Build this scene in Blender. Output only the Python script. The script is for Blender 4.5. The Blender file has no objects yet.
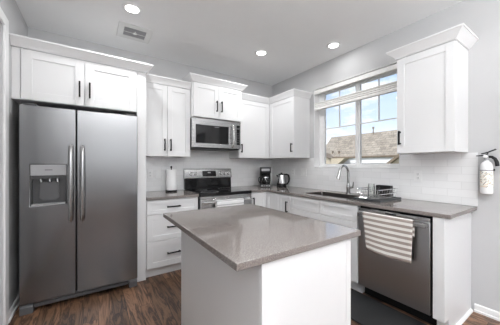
import bpy, bmesh, math, random
from mathutils import Vector, Matrix
random.seed(7)
PI = math.pi
S = bpy.context.scene
COL = S.collection

# ------------------------------------------------------------------ camera, sky, sun, daylight, added fill lights, exposure
cd = bpy.data.cameras.new('camera'); cam = bpy.data.objects.new('camera', cd); COL.objects.link(cam)
cam.location = (-2.765, -3.407, 1.268)
cam.rotation_euler = (PI / 2, 0, -0.587)
cd.sensor_width = 36.0; cd.lens = 36.0 * 235.448 / 500.0
cd.shift_y = (165.247 - 162.5) / 500.0
cd.clip_start = 0.02; cd.clip_end = 300
S.camera = cam
S.view_settings.view_transform = 'Standard'
S.view_settings.look = 'None'
S.view_settings.exposure = 0.33
S.view_settings.gamma = 1.0
S.view_settings.use_curve_mapping = False
cy = S.cycles
cy.max_bounces = 10; cy.diffuse_bounces = 6; cy.glossy_bounces = 6; cy.transmission_bounces = 8; cy.transparent_max_bounces = 12
cy.caustics_reflective = False; cy.caustics_refractive = False
cy.sample_clamp_indirect = 6.0
cy.use_denoising = True

W = bpy.data.worlds.new('sky'); S.world = W; W.use_nodes = True
def build_sky():
    nt = W.node_tree; n = nt.nodes; l = nt.links; n.clear()
    out = n.new('ShaderNodeOutputWorld'); bg = n.new('ShaderNodeBackground'); bg.inputs['Strength'].default_value = 1.05
    tc = n.new('ShaderNodeTexCoord'); sep = n.new('ShaderNodeSeparateXYZ'); l.new(tc.outputs['Generated'], sep.inputs[0])
    grad = n.new('ShaderNodeValToRGB'); l.new(sep.outputs['Z'], grad.inputs[0])
    e = grad.color_ramp.elements
    e[0].position = 0.0; e[0].color = (.93, .95, .98, 1)
    e[1].position = 0.75; e[1].color = (.34, .52, .86, 1)
    for p, c in ((.09, (.90, .94, 1.0, 1)), (.15, (.66, .79, .98, 1)), (.3, (.50, .67, .95, 1))):
        x = e.new(p); x.color = c
    mp = n.new('ShaderNodeMapping'); mp.inputs['Scale'].default_value = (1.0, 1.0, 2.2); mp.inputs['Location'].default_value = (.35, .12, .4)
    l.new(tc.outputs['Generated'], mp.inputs[0])
    nz = n.new('ShaderNodeTexNoise'); nz.inputs['Scale'].default_value = 5.5; nz.inputs['Detail'].default_value = 6; nz.inputs['Roughness'].default_value = .55
    l.new(mp.outputs[0], nz.inputs['Vector'])
    cr = n.new('ShaderNodeValToRGB'); cr.color_ramp.elements[0].position = .50; cr.color_ramp.elements[1].position = .64
    l.new(nz.outputs[0], cr.inputs[0])
    mix = n.new('ShaderNodeMixRGB'); l.new(cr.outputs[0], mix.inputs[0]); l.new(grad.outputs[0], mix.inputs[1]); mix.inputs[2].default_value = (1.05, 1.05, 1.05, 1)
    l.new(mix.outputs[0], bg.inputs[0]); l.new(bg.outputs[0], out.inputs[0])
build_sky()

def light(name, kind, loc, energy, direction=None, color=(1, 1, 1), **kw):
    d = bpy.data.lights.new(name, kind); d.energy = energy; d.color = color
    for k, v in kw.items(): setattr(d, k, v)
    o = bpy.data.objects.new(name, d); COL.objects.link(o); o.location = loc
    if direction: o.rotation_euler = Vector(direction).to_track_quat('-Z', 'Y').to_euler()
    return o
light('sun', 'SUN', (0, 0, 20), 3.2, (.62, -.12, -.75), (1, .97, .92), angle=.01)
# daylight coming in through the living room's rear window and side window (both behind the camera)
light('living_room_daylight', 'AREA', (-1.65, -7.45, 1.72), 17, (0, 1, .2), (.965, .985, 1), shape='RECTANGLE', size=2.9, size_y=1.4)
light('side_window_daylight', 'AREA', (.32, -4.95, 1.50), 26, (-1, .15, .25), (.965, .985, 1), shape='RECTANGLE', size=2.2, size_y=1.7)
light('left_fill', 'AREA', (-3.67, -4.95, 1.5), 20, (1, .1, .35), (.965, .985, 1), shape='RECTANGLE', size=2.2, size_y=1.7)  # added fill from the left, brightens surfaces facing that wall
light('upward_fill', 'AREA', (-2.1, -5.3, 1.75), 192, (0, 0, 1), (.965, .985, 1), shape='RECTANGLE', size=2.2, size_y=2.4)  # added upward fill without a fixture, lifts the ceiling brightness
light('overhead_fill', 'AREA', (-2.3, -3.35, 2.714), 14, (0, 0, -1), (.965, .985, 1), shape='RECTANGLE', size=1.2, size_y=1.0)  # added overhead fill above the camera, no lamp body, brightens the back wall
CAN_W = 1.6

# ------------------------------------------------------------------ materials
def nodes(name):
    m = bpy.data.materials.new(name); m.use_nodes = True
    nt = m.node_tree; return m, nt, nt.nodes['Principled BSDF']
def plain(name, col, rough=.5, metal=0, spec=.5, bump=0, bscale=60, var=0, coat=0, vscale=8):
    m, nt, b = nodes(name)
    b.inputs['Base Color'].default_value = (*col, 1); b.inputs['Roughness'].default_value = rough
    b.inputs['Metallic'].default_value = metal; b.inputs['Specular IOR Level'].default_value = spec
    b.inputs['Coat Weight'].default_value = coat
    tc = nt.nodes.new('ShaderNodeTexCoord')
    if bump:
        nz = nt.nodes.new('ShaderNodeTexNoise'); nz.inputs['Scale'].default_value = bscale; nz.inputs['Detail'].default_value = 4
        bp = nt.nodes.new('ShaderNodeBump'); bp.inputs['Strength'].default_value = bump; bp.inputs['Distance'].default_value = .004
        nt.links.new(tc.outputs['Object'], nz.inputs['Vector']); nt.links.new(nz.outputs[0], bp.inputs['Height']); nt.links.new(bp.outputs[0], b.inputs['Normal'])
    nz = nt.nodes.new('ShaderNodeTexNoise'); nz.inputs['Scale'].default_value = vscale
    nt.links.new(tc.outputs['Object'], nz.inputs['Vector'])
    mx = nt.nodes.new('ShaderNodeMixRGB'); mx.inputs[1].default_value = (*[c * (1 - var) for c in col], 1); mx.inputs[2].default_value = (*[min(1, c * (1 + var)) for c in col], 1)
    nt.links.new(nz.outputs[0], mx.inputs[0]); nt.links.new(mx.outputs[0], b.inputs['Base Color'])
    return m
def steel(name, col=(.56, .56, .57), rough=.3, streak=(1, 1, 220), amount=.05, var=.06):
    m, nt, b = nodes(name)
    b.inputs['Metallic'].default_value = 1
    tc = nt.nodes.new('ShaderNodeTexCoord'); mp = nt.nodes.new('ShaderNodeMapping'); mp.inputs['Scale'].default_value = streak
    nz = nt.nodes.new('ShaderNodeTexNoise'); nz.inputs['Scale'].default_value = 3; nz.inputs['Detail'].default_value = 3
    nt.links.new(tc.outputs['Object'], mp.inputs[0]); nt.links.new(mp.outputs[0], nz.inputs['Vector'])
    mr = nt.nodes.new('ShaderNodeMapRange'); mr.inputs['To Min'].default_value = rough - amount; mr.inputs['To Max'].default_value = rough + amount
    nt.links.new(nz.outputs[0], mr.inputs[0]); nt.links.new(mr.outputs[0], b.inputs['Roughness'])
    mx = nt.nodes.new('ShaderNodeMixRGB'); mx.inputs[1].default_value = (*[c * (1 - var) for c in col], 1); mx.inputs[2].default_value = (*[c * (1 + var) for c in col], 1)
    nt.links.new(nz.outputs[0], mx.inputs[0]); nt.links.new(mx.outputs[0], b.inputs['Base Color'])
    return m
def emit(name, col, strength):
    m, nt, b = nodes(name)
    b.inputs['Base Color'].default_value = (*col, 1); b.inputs['Emission Color'].default_value = (*col, 1); b.inputs['Emission Strength'].default_value = strength
    return m
def glass(name, tint=(1, 1, 1), refl=1.0, rough=0.0):
    m, nt, b = nodes(name); n = nt.nodes; n.remove(b)
    out = n['Material Output']
    t = n.new('ShaderNodeBsdfTransparent'); t.inputs[0].default_value = (*tint, 1)
    g = n.new('ShaderNodeBsdfGlossy'); g.inputs['Roughness'].default_value = rough
    f = n.new('ShaderNodeFresnel'); f.inputs[0].default_value = 1.45
    mu = n.new('ShaderNodeMath'); mu.operation = 'MULTIPLY'; mu.inputs[1].default_value = refl; nt.links.new(f.outputs[0], mu.inputs[0])
    mx = n.new('ShaderNodeMixShader'); nt.links.new(mu.outputs[0], mx.inputs[0]); nt.links.new(t.outputs[0], mx.inputs[1]); nt.links.new(g.outputs[0], mx.inputs[2])
    nt.links.new(mx.outputs[0], out.inputs[0])
    return m
def wood_floor():
    m, nt, b = nodes('hardwood_planks'); n = nt.nodes; l = nt.links
    tc = n.new('ShaderNodeTexCoord')
    mp = n.new('ShaderNodeMapping'); mp.inputs['Rotation'].default_value = (0, 0, PI / 2); l.new(tc.outputs['Object'], mp.inputs[0])
    br = n.new('ShaderNodeTexBrick'); br.inputs['Scale'].default_value = 1; br.inputs['Brick Width'].default_value = 1.1; br.inputs['Row Height'].default_value = .105
    br.inputs['Mortar Size'].default_value = .0018; br.inputs['Mortar Smooth'].default_value = .1; br.offset = .37; br.inputs['Bias'].default_value = 0
    br.inputs['Color1'].default_value = (0, 0, 0, 1); br.inputs['Color2'].default_value = (1, 1, 1, 1); br.inputs['Mortar'].default_value = (.5, .5, .5, 1)
    l.new(mp.outputs[0], br.inputs['Vector'])
    # grain: stretched, distorted noise shifted per plank
    sc = n.new('ShaderNodeVectorMath'); sc.operation = 'MULTIPLY_ADD'
    l.new(br.outputs['Color'], sc.inputs[0]); sc.inputs[1].default_value = (7, 13, 5)
    mp2 = n.new('ShaderNodeMapping'); mp2.inputs['Scale'].default_value = (.8, 6.5, 1); l.new(mp.outputs[0], mp2.inputs[0]); l.new(mp2.outputs[0], sc.inputs[2])
    nz = n.new('ShaderNodeTexNoise'); nz.inputs['Scale'].default_value = 2.2; nz.inputs['Detail'].default_value = 6; nz.inputs['Roughness'].default_value = .6; nz.inputs['Distortion'].default_value = 1.0
    l.new(sc.outputs[0], nz.inputs['Vector'])
    wv = n.new('ShaderNodeMath'); wv.operation = 'MULTIPLY'; wv.inputs[1].default_value = 9; l.new(nz.outputs[0], wv.inputs[0])
    fr = n.new('ShaderNodeMath'); fr.operation = 'PINGPONG'; fr.inputs[1].default_value = 1; l.new(wv.outputs[0], fr.inputs[0])
    cr = n.new('ShaderNodeValToRGB'); e = cr.color_ramp.elements
    e[0].position = .05; e[0].color = (.034, .017, .010, 1); e[1].position = .95; e[1].color = (.235, .128, .074, 1)
    x = e.new(.4); x.color = (.125, .066, .039, 1)
    l.new(fr.outputs[0], cr.inputs[0])
    tone = n.new('ShaderNodeMapRange'); tone.inputs['To Min'].default_value = .62; tone.inputs['To Max'].default_value = 1.32
    l.new(br.outputs['Color'], tone.inputs[0])
    mul = n.new('ShaderNodeVectorMath'); mul.operation = 'SCALE'; l.new(cr.outputs[0], mul.inputs[0]); l.new(tone.outputs[0], mul.inputs['Scale'])
    mx = n.new('ShaderNodeMixRGB'); l.new(br.outputs['Fac'], mx.inputs[0]); l.new(mul.outputs[0], mx.inputs[1]); mx.inputs[2].default_value = (.02, .012, .008, 1)
    l.new(mx.outputs[0], b.inputs['Base Color'])
    b.inputs['Roughness'].default_value = .36
    bp = n.new('ShaderNodeBump'); bp.inputs['Strength'].default_value = .25; bp.inputs['Distance'].default_value = .003; l.new(fr.outputs[0], bp.inputs['Height']); l.new(bp.outputs[0], b.inputs['Normal'])
    return m
def subway():
    m, nt, b = nodes('white_subway_tile'); n = nt.nodes; l = nt.links
    uv = n.new('ShaderNodeUVMap')
    br = n.new('ShaderNodeTexBrick'); br.inputs['Scale'].default_value = 1; br.inputs['Brick Width'].default_value = .205; br.inputs['Row Height'].default_value = .069
    br.inputs['Mortar Size'].default_value = .0018; br.inputs['Mortar Smooth'].default_value = .25
    br.inputs['Color1'].default_value = (.80, .80, .805, 1); br.inputs['Color2'].default_value = (.86, .86, .865, 1); br.inputs['Mortar'].default_value = (.73, .73, .73, 1)
    l.new(uv.outputs[0], br.inputs['Vector']); l.new(br.outputs['Color'], b.inputs['Base Color'])
    b.inputs['Roughness'].default_value = .16
    nz = n.new('ShaderNodeTexNoise'); nz.inputs['Scale'].default_value = 9; l.new(uv.outputs[0], nz.inputs['Vector'])
    ad = n.new('ShaderNodeMath'); ad.operation = 'MULTIPLY_ADD'; ad.inputs[1].default_value = -1; l.new(br.outputs['Fac'], ad.inputs[0]); l.new(nz.outputs[0], ad.inputs[2])
    bp = n.new('ShaderNodeBump'); bp.inputs['Strength'].default_value = .35; bp.inputs['Distance'].default_value = .004; l.new(ad.outputs[0], bp.inputs['Height']); l.new(bp.outputs[0], b.inputs['Normal'])
    return m
def quartz():
    m, nt, b = nodes('grey_brown_quartz'); n = nt.nodes; l = nt.links
    tc = n.new('ShaderNodeTexCoord')
    nz = n.new('ShaderNodeTexNoise'); nz.inputs['Scale'].default_value = 260; nz.inputs['Detail'].default_value = 3; l.new(tc.outputs['Object'], nz.inputs['Vector'])
    cr = n.new('ShaderNodeValToRGB'); e = cr.color_ramp.elements
    e[0].position = .33; e[0].color = (.105, .092, .085, 1); e[1].position = .70; e[1].color = (.39, .352, .33, 1)
    x = e.new(.5); x.color = (.205, .180, .167, 1)
    l.new(nz.outputs[0], cr.inputs[0]); l.new(cr.outputs[0], b.inputs['Base Color'])
    b.inputs['Roughness'].default_value = .035; b.inputs['IOR'].default_value = 1.62
    return m
def striped(name, a, c, period, duty, weave=True):
    m, nt, b = nodes(name); n = nt.nodes; l = nt.links
    uv = n.new('ShaderNodeUVMap'); sp = n.new('ShaderNodeSeparateXYZ'); l.new(uv.outputs[0], sp.inputs[0])
    d = n.new('ShaderNodeMath'); d.operation = 'DIVIDE'; d.inputs[1].default_value = period; l.new(sp.outputs['Y'], d.inputs[0])
    f = n.new('ShaderNodeMath'); f.operation = 'FRACT'; l.new(d.outputs[0], f.inputs[0])
    g = n.new('ShaderNodeMath'); g.operation = 'LESS_THAN'; g.inputs[1].default_value = duty; l.new(f.outputs[0], g.inputs[0])
    mx = n.new('ShaderNodeMixRGB'); mx.inputs[1].default_value = (*a, 1); mx.inputs[2].default_value = (*c, 1); l.new(g.outputs[0], mx.inputs[0])
    l.new(mx.outputs[0], b.inputs['Base Color']); b.inputs['Roughness'].default_value = .95; b.inputs['Specular IOR Level'].default_value = .1
    nz = n.new('ShaderNodeTexNoise'); nz.inputs['Scale'].default_value = 400; l.new(uv.outputs[0], nz.inputs['Vector'])
    bp = n.new('ShaderNodeBump'); bp.inputs['Strength'].default_value = .4; bp.inputs['Distance'].default_value = .002; l.new(nz.outputs[0], bp.inputs['Height']); l.new(bp.outputs[0], b.inputs['Normal'])
    return m
def shingles():
    m, nt, b = nodes('tan_roof_shingles'); n = nt.nodes; l = nt.links
    uv = n.new('ShaderNodeTexCoord')
    mp = n.new('ShaderNodeMapping'); mp.inputs['Rotation'].default_value = (0, 0, PI / 2); l.new(uv.outputs['Object'], mp.inputs[0])
    br = n.new('ShaderNodeTexBrick'); br.inputs['Scale'].default_value = 1; br.inputs['Brick Width'].default_value = .3; br.inputs['Row Height'].default_value = .14; br.inputs['Mortar Size'].default_value = .006
    br.inputs['Color1'].default_value = (.52, .45, .36, 1); br.inputs['Color2'].default_value = (.36, .31, .25, 1); br.inputs['Mortar'].default_value = (.16, .13, .10, 1)
    l.new(mp.outputs[0], br.inputs['Vector'])
    nz = n.new('ShaderNodeTexNoise'); nz.inputs['Scale'].default_value = 6; nz.inputs['Detail'].default_value = 8; l.new(uv.outputs['Object'], nz.inputs['Vector'])
    mx = n.new('ShaderNodeMixRGB'); mx.blend_type = 'MULTIPLY'; mx.inputs[0].default_value = .6; l.new(br.outputs['Color'], mx.inputs[1]); l.new(nz.outputs[0], mx.inputs[2])
    l.new(mx.outputs[0], b.inputs['Base Color']); b.inputs['Roughness'].default_value = .9
    return m
def ext_label():
    m, nt, b = nodes('printed_instruction_label'); n = nt.nodes; l = nt.links
    uv = n.new('ShaderNodeUVMap')
    br = n.new('ShaderNodeTexBrick'); br.inputs['Scale'].default_value = 1; br.inputs['Brick Width'].default_value = .011; br.inputs['Row Height'].default_value = .0075; br.inputs['Mortar Size'].default_value = .0016
    br.inputs['Color1'].default_value = (0, 0, 0, 1); br.inputs['Color2'].default_value = (1, 1, 1, 1); br.inputs['Mortar'].default_value = (1, 1, 1, 1)
    l.new(uv.outputs[0], br.inputs['Vector'])
    nz = n.new('ShaderNodeTexNoise'); nz.inputs['Scale'].default_value = 55; nz.inputs['Detail'].default_value = 2; l.new(uv.outputs[0], nz.inputs['Vector'])
    ad = n.new('ShaderNodeMath'); ad.operation = 'ADD'; l.new(br.outputs['Color'], ad.inputs[0]); l.new(nz.outputs[0], ad.inputs[1])
    cr = n.new('ShaderNodeValToRGB'); cr.color_ramp.interpolation = 'CONSTANT'; e = cr.color_ramp.elements
    e[0].position = 0; e[0].color = (.05, .04, .04, 1); e[1].position = .98; e[1].color = (.86, .84, .78, 1)
    x = e.new(.72); x.color = (.66, .40, .20, 1); x = e.new(.86); x.color = (.82, .74, .62, 1)
    l.new(ad.outputs[0], cr.inputs[0]); l.new(cr.outputs[0], b.inputs['Base Color']); b.inputs['Roughness'].default_value = .5
    return m

M = dict(
    wall=plain('grey_wall_paint', (.53, .53, .535), .85, bump=.25, bscale=150, var=.01, spec=.2),
    ceil=plain('pale_ceiling_paint', (.84, .84, .84), .95, bump=.45, bscale=90, var=.015, spec=.1),
    cab=plain('white_cabinet_lacquer', (.745, .745, .75), .32, var=.006, vscale=3),
    trim=plain('white_trim_paint', (.80, .80, .80), .4, var=.006),
    black=plain('matte_black_metal', (.010, .010, .011), .55, var=.1, spec=.25),
    plastic=plain('black_plastic', (.013, .013, .014), .4, var=.1, spec=.3),
    dgrey=plain('dark_grey_plastic', (.075, .075, .078), .5, var=.1),
    mgrey=plain('mid_grey_plastic', (.10, .10, .104), .5, var=.05),
    lgrey=plain('light_grey_plastic', (.36, .36, .37), .5, var=.05),
    wplastic=plain('white_plastic', (.82, .82, .82), .35, var=.01),
    steel=steel('brushed_stainless', (.215, .215, .22), .23, (160, 160, .6), .02, .02),
    steelh=steel('brushed_stainless_horizontal', (.47, .47, .47), .27, (1, 1, 220)),
    bright=steel('polished_stainless', (.72, .72, .72), .16, (1, 1, 1), .03, .03),
    dsteel=steel('dark_stainless', (.52, .52, .525), .30, (160, 160, .6), .02, .02),
    fsteel=steel('faucet_steel', (.40, .40, .40), .25, (1, 1, 1), .02, .02),
    chrome=steel('chrome_wire', (.75, .75, .76), .12, (1, 1, 1), .02, .02),
    sinksteel=steel('satin_sink_steel', (.30, .28, .27), .34, (1, 1, 1), .04, .05),
    bglass=plain('black_glass', (.007, .007, .008), .07, spec=.4, var=.05),
    floor=wood_floor(), tile=subway(), quartz=quartz(), glass=glass('clear_window_glass'),
    cglass=glass('clear_drinking_glass', (.975, .985, .98), .6), smoke=glass('smoky_carafe_glass', (.45, .45, .45), 2.0),
    lens=emit('lit_lens', (1, .99, .96), 9.0), display=emit('dim_display', (.09, .09, .10), .3),
    paper=plain('quilted_paper', (.88, .88, .88), .95, bump=.5, bscale=120, var=.01, spec=.1),
    towel=striped('beige_striped_cotton', (.78, .75, .71), (.37, .315, .285), .0445, .5),
    towel2=striped('white_grey_striped_cotton', (.86, .86, .86), (.50, .50, .50), .052, .28),
    matm=plain('dark_rubber_mat', (.013, .0135, .0145), .6, bump=.5, bscale=300, var=.35, vscale=40),
    drain=plain('charcoal_drain_tray', (.055, .06, .065), .4, var=.15),
    shade=plain('white_shade_fabric', (.80, .79, .77), .9, var=.02, spec=.1),
    siding=plain('white_house_siding', (.85, .85, .83), .8, var=.02), fascia=plain('tan_fascia_board', (.46, .37, .26), .8, var=.1), soff=plain('brown_fascia_board', (.20, .155, .11), .8, var=.1),
    roof=shingles(), roofpale=plain('pale_tan_shingle', (.55, .47, .36), .9, bump=.6, bscale=25, var=.15), lawn=plain('dry_lawn', (.20, .22, .13), .95, bump=.5, var=.3),
    label=ext_label(), grille=plain('grey_vent_metal', (.22, .22, .22), .5, var=.05),
    ventwhite=plain('vent_white_metal', (.70, .70, .69), .5, var=.01),
)

# ------------------------------------------------------------------ mesh helpers
class MB:
    def __init__(s): s.bm = bmesh.new()
    def box(s, x0, x1, y0, y1, z0, z1):
        r = bmesh.ops.create_cube(s.bm, size=1)
        for v in r['verts']:
            v.co = Vector((x0 + (v.co.x + .5) * (x1 - x0), y0 + (v.co.y + .5) * (y1 - y0), z0 + (v.co.z + .5) * (z1 - z0)))
        return r['verts']
    def quad(s, *p): return s.bm.faces.new([s.bm.verts.new(q) for q in p])
    def tube(s, pts, r, seg=12, caps=True, sx=1.0, up=None):
        pts = [Vector(p) for p in pts]; rs = r if isinstance(r, (list, tuple)) else [r] * len(pts)
        rings = []; prev = None
        for i, p in enumerate(pts):
            t = (pts[min(i + 1, len(pts) - 1)] - pts[max(i - 1, 0)]).normalized()
            if prev is None:
                a = Vector(up) if up else (Vector((0, 0, 1)) if abs(t.z) < .9 else Vector((1, 0, 0)))
            else: a = prev
            b = t.cross(a)
            if b.length < 1e-6: b = t.cross(Vector((0, 1, 0)))
            b.normalize(); a = b.cross(t).normalized(); prev = a
            rings.append([s.bm.verts.new(p + (a * math.cos(k * 2 * PI / seg) + b * sx * math.sin(k * 2 * PI / seg)) * rs[i]) for k in range(seg)])
        for q, w in zip(rings, rings[1:]):
            for k in range(seg): s.bm.faces.new((q[k], q[(k + 1) % seg], w[(k + 1) % seg], w[k]))
        if caps: s.bm.faces.new(list(reversed(rings[0]))); s.bm.faces.new(rings[-1])
    def lathe(s, prof, c=(0, 0, 0), seg=32, a0=0, a1=2 * PI, axis='z'):
        full = abs(a1 - a0 - 2 * PI) < 1e-6; n = seg if full else seg + 1; rings = []
        for r, z in prof:
            ring = []
            if r < 1e-6:
                ring = [s.bm.verts.new(s._ax((0, 0, z), c, axis))] * n
            else:
                for k in range(n):
                    a = a0 + (a1 - a0) * k / seg
                    ring.append(s.bm.verts.new(s._ax((r * math.cos(a), r * math.sin(a), z), c, axis)))
            rings.append(ring)
        for q, w in zip(rings, rings[1:]):
            for k in range(seg):
                j = (k + 1) % n; vs = []
                for v in (q[k], q[j], w[j], w[k]):
                    if v not in vs: vs.append(v)
                if len(vs) > 2: s.bm.faces.new(vs)
    def _ax(s, p, c, axis):
        x, y, z = p
        if axis == 'y': x, y, z = x, -z, y       # profile height runs towards -y
        if axis == 'x': x, y, z = -z, y, x       # profile height runs towards -x
        return (x + c[0], y + c[1], z + c[2])
    def prism(s, poly, axis, a, b):
        # poly: 2D points; axis 'x': (y,z) extruded in x; 'y': (x,z); 'z': (x,y)
        def P(u, v, t): return {'x': (t, u, v), 'y': (u, t, v), 'z': (u, v, t)}[axis]
        A = [s.bm.verts.new(P(u, v, a)) for u, v in poly]; B = [s.bm.verts.new(P(u, v, b)) for u, v in poly]
        n = len(poly); s.bm.faces.new(A); s.bm.faces.new(list(reversed(B)))
        for i in range(n): s.bm.faces.new((A[i], B[i], B[(i + 1) % n], A[(i + 1) % n]))
    def cells(s, us, vs, keep, axis, a, b):
        # a slab made of the grid cells keep(i, j) says to keep: L shapes and slabs with openings, one clean skin
        cache = {}
        def P(u, v, t): return {'x': (t, u, v), 'y': (u, t, v), 'z': (u, v, t)}[axis]
        def V(i, j, t):
            if (i, j, t) not in cache: cache[(i, j, t)] = s.bm.verts.new(P(us[i], vs[j], t))
            return cache[(i, j, t)]
        nu, nv = len(us) - 1, len(vs) - 1
        K = lambda i, j: 0 <= i < nu and 0 <= j < nv and keep(i, j)
        for i in range(nu):
            for j in range(nv):
                if not K(i, j): continue
                for t in (a, b): s.bm.faces.new((V(i, j, t), V(i + 1, j, t), V(i + 1, j + 1, t), V(i, j + 1, t)))
                for (di, dj, p, q) in ((-1, 0, (i, j), (i, j + 1)), (1, 0, (i + 1, j), (i + 1, j + 1)), (0, -1, (i, j), (i + 1, j)), (0, 1, (i, j + 1), (i + 1, j + 1))):
                    if not K(i + di, j + dj): s.bm.faces.new((V(*p, a), V(*q, a), V(*q, b), V(*p, b)))
    def build(s, name, mat, parent=None, bevel=0.0, seg=2, sharp=35, uv=None, flip=False):
        bm = s.bm
        bmesh.ops.recalc_face_normals(bm, faces=bm.faces)
        for f in bm.faces: f.smooth = True
        for e in bm.edges:
            e.smooth = not (len(e.link_faces) == 2 and e.calc_face_angle(0) > math.radians(sharp))
        if uv:
            L = bm.loops.layers.uv.new('UVMap')
            for f in bm.faces:
                for lp in f.loops: lp[L].uv = uv(lp.vert.co)
        me = bpy.data.meshes.new(name); bm.to_mesh(me); bm.free()
        o = bpy.data.objects.new(name, me); COL.objects.link(o); me.materials.append(mat)
        if parent: o.parent = parent
        if bevel:
            b = o.modifiers.new('edge', 'BEVEL'); b.width = bevel; b.segments = seg; b.limit_method = 'ANGLE'; b.angle_limit = math.radians(40); b.harden_normals = False
        return o
def box(name, mat, parent, x0, x1, y0, y1, z0, z1, bevel=.0015):
    m = MB(); m.box(x0, x1, y0, y1, z0, z1); return m.build(name, mat, parent, bevel)
def thing(name, label, cat, loc=(0, 0, 0), rz=0, group=None):
    o = bpy.data.objects.new(name, None); COL.objects.link(o); o.location = loc; o.rotation_euler = (0, 0, rz); o.empty_display_size = .1
    return tag(o, label, cat, group)
def tag(o, label, cat, group=None):
    o['label'] = label; o['category'] = cat
    if group: o['group'] = group
    return o
def struct(o): o['kind'] = 'structure'; return o
def copy_tree(o, parent=None):
    c = o.copy(); COL.objects.link(c)
    if parent: c.parent = parent
    for ch in list(o.children): copy_tree(ch, c)
    return c

# ------------------------------------------------------------------ setting
H = 2.744; XL = -3.348; YB = -7.2
m = MB(); m.box(XL - .15, .15, YB - .15, .15, -.12, 0); struct(m.build('floor', M['floor']))
m = MB(); m.box(XL - .15, .15, YB - .15, .15, H, H + .12); struct(m.build('ceiling', M['ceil']))
m = MB(); m.box(XL - .15, .15, 0, .15, 0, H); struct(m.build('wall_back', M['wall']))
WY0, WY1, WZ0, WZ1 = -2.184, -.997, 1.232, 2.400          # kitchen window opening
SY0, SY1, SZ0, SZ1 = -6.0, -3.9, .65, 2.35               # side window behind the camera
m = MB()
us = [YB, SY0, SY1, WY0, WY1, 0]; vs = [0, SZ0, WZ0, SZ1, WZ1, H]
m.cells(us, vs, lambda i, j: not ((i == 3 and j in (2, 3)) or (i == 1 and j in (1, 2))), 'x', 0, .15)
struct(m.build('wall_right', M['wall']))
DY0, DY1, DZ = -1.68, -.850, 2.35                          # cased opening in the left wall
m = MB(); us = [YB, SY0, SY1, DY0, DY1, 0]; vs = [0, SZ0, SZ1, DZ, H]
m.cells(us, vs, lambda i, j: not ((i == 3 and j < 3) or (i == 1 and j == 1)), 'x', XL - .15, XL); struct(m.build('wall_left', M['wall']))
PX0, PX1, PZ0, PZ = -3.15, -.2, 1.1, 2.42
m = MB(); us = [XL, PX0, PX1, 0]; vs = [0, PZ0, PZ, H]
m.cells(us, vs, lambda i, j: not (i == 1 and j == 1), 'y', YB - .15, YB); struct(m.build('wall_rear', M['wall']))

# rear window and side window behind the camera
def frame_bars(m, u0, u1, v0, v1, w, t0, t1, axis, mids=(), hmids=()):
    P = (lambda a, b, c, d: m.box(t0, t1, a, b, c, d)) if axis == 'x' else (lambda a, b, c, d: m.box(a, b, t0, t1, c, d))
    P(u0, u1, v0, v0 + w); P(u0, u1, v1 - w, v1); P(u0, u0 + w, v0 + w, v1 - w); P(u1 - w, u1, v0 + w, v1 - w)
    for a in mids: P(a - w / 2, a + w / 2, v0 + w, v1 - w)
    for a in hmids: P(u0 + w, u1 - w, a - w / 4, a + w / 4)
dr = bpy.data.objects.new('window_3', None); COL.objects.link(dr); struct(dr)
m = MB(); frame_bars(m, PX0 + .002, PX1 - .002, PZ0 + .002, PZ - .002, .07, YB - .10, YB - .04, 'y', [(PX0 + PX1) / 2]); m.build('window_frame', M['trim'], dr)
m = MB(); m.box(PX0 + .07, PX1 - .07, YB - .075, YB - .07, PZ0 + .07, PZ - .07); m.build('pane', M['glass'], dr)
wn = bpy.data.objects.new('window_2', None); COL.objects.link(wn); struct(wn)
m = MB(); frame_bars(m, SY0 + .002, SY1 - .002, SZ0 + .002, SZ1 - .002, .06, .04, .10, 'x', [(SY0 + SY1) / 2]); m.build('window_frame', M['trim'], wn)
m = MB(); m.box(.07, .075, SY0 + .06, SY1 - .06, SZ0 + .06, SZ1 - .06); m.build('pane', M['glass'], wn)
wl = bpy.data.objects.new('added_window_4', None); COL.objects.link(wl); struct(wl)  # unseen left-wall window, added to go with the left fill light
m = MB(); frame_bars(m, SY0 + .002, SY1 - .002, SZ0 + .002, SZ1 - .002, .06, XL - .10, XL - .04, 'x', [(SY0 + SY1) / 2]); m.build('window_frame', M['trim'], wl)
m = MB(); m.box(XL - .075, XL - .07, SY0 + .06, SY1 - .06, SZ0 + .06, SZ1 - .06); m.build('pane', M['glass'], wl)
# left cased opening with a closed white door
dl = bpy.data.objects.new('door_1', None); COL.objects.link(dl); struct(dl)
m = MB()
m.box(XL + .001, XL + .019, DY1, DY1 + .085, 0.001, DZ + .075); m.box(XL + .001, XL + .019, DY0 - .105, DY0, 0.001, DZ + .075); m.box(XL + .001, XL + .019, DY0, DY1, DZ, DZ + .075)
m.build('door_casing', M['trim'], dl, .003)
m = MB(); m.box(XL - .09, XL - .05, DY0 + .003, DY1 - .003, .006, DZ - .003)
for z0, z1 in ((.2, .95), (1.1, 2.15)):
    m.box(XL - .05, XL - .042, DY0 + .13, DY1 - .13, z0, z1)
m.build('door_leaf', M['trim'], dl, .004)
m = MB(); m.lathe([(.028, 0), (.03, .004), (.012, .01), (.012, .04), (.026, .05), (.028, .065), (.018, .075), (0, .077)], (XL - .05, DY0 + .09, .98), 20, axis='x'); o = m.build('door_knob', M['steel'], dl); o.scale = (-1, 1, 1); o.location.x = 2 * (XL - .05)
# baseboards
def baseboard(name, pts_poly, axis, a, b):
    m = MB(); m.prism(pts_poly, axis, a, b); return struct(m.build(name, M['trim'], None, .0015))
prof = lambda s, w: [(w, 0.001), (w + s * .022, 0.001), (w + s * .022, .018), (w + s * .014, .022), (w + s * .013, .060), (w + s * .006, .068), (w, .068)]
m = MB(); P = [(x, z) for x, z in prof(-1, -.001)]; m.prism(P, 'y', YB + .01, -2.784); struct(m.build('baseboard_right', M['trim']))
m = MB(); P = [(x, z) for x, z in prof(1, XL + .001)]; m.prism(P, 'y', DY1 + .087, -.002); struct(m.build('baseboard_left', M['trim']))

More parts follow.
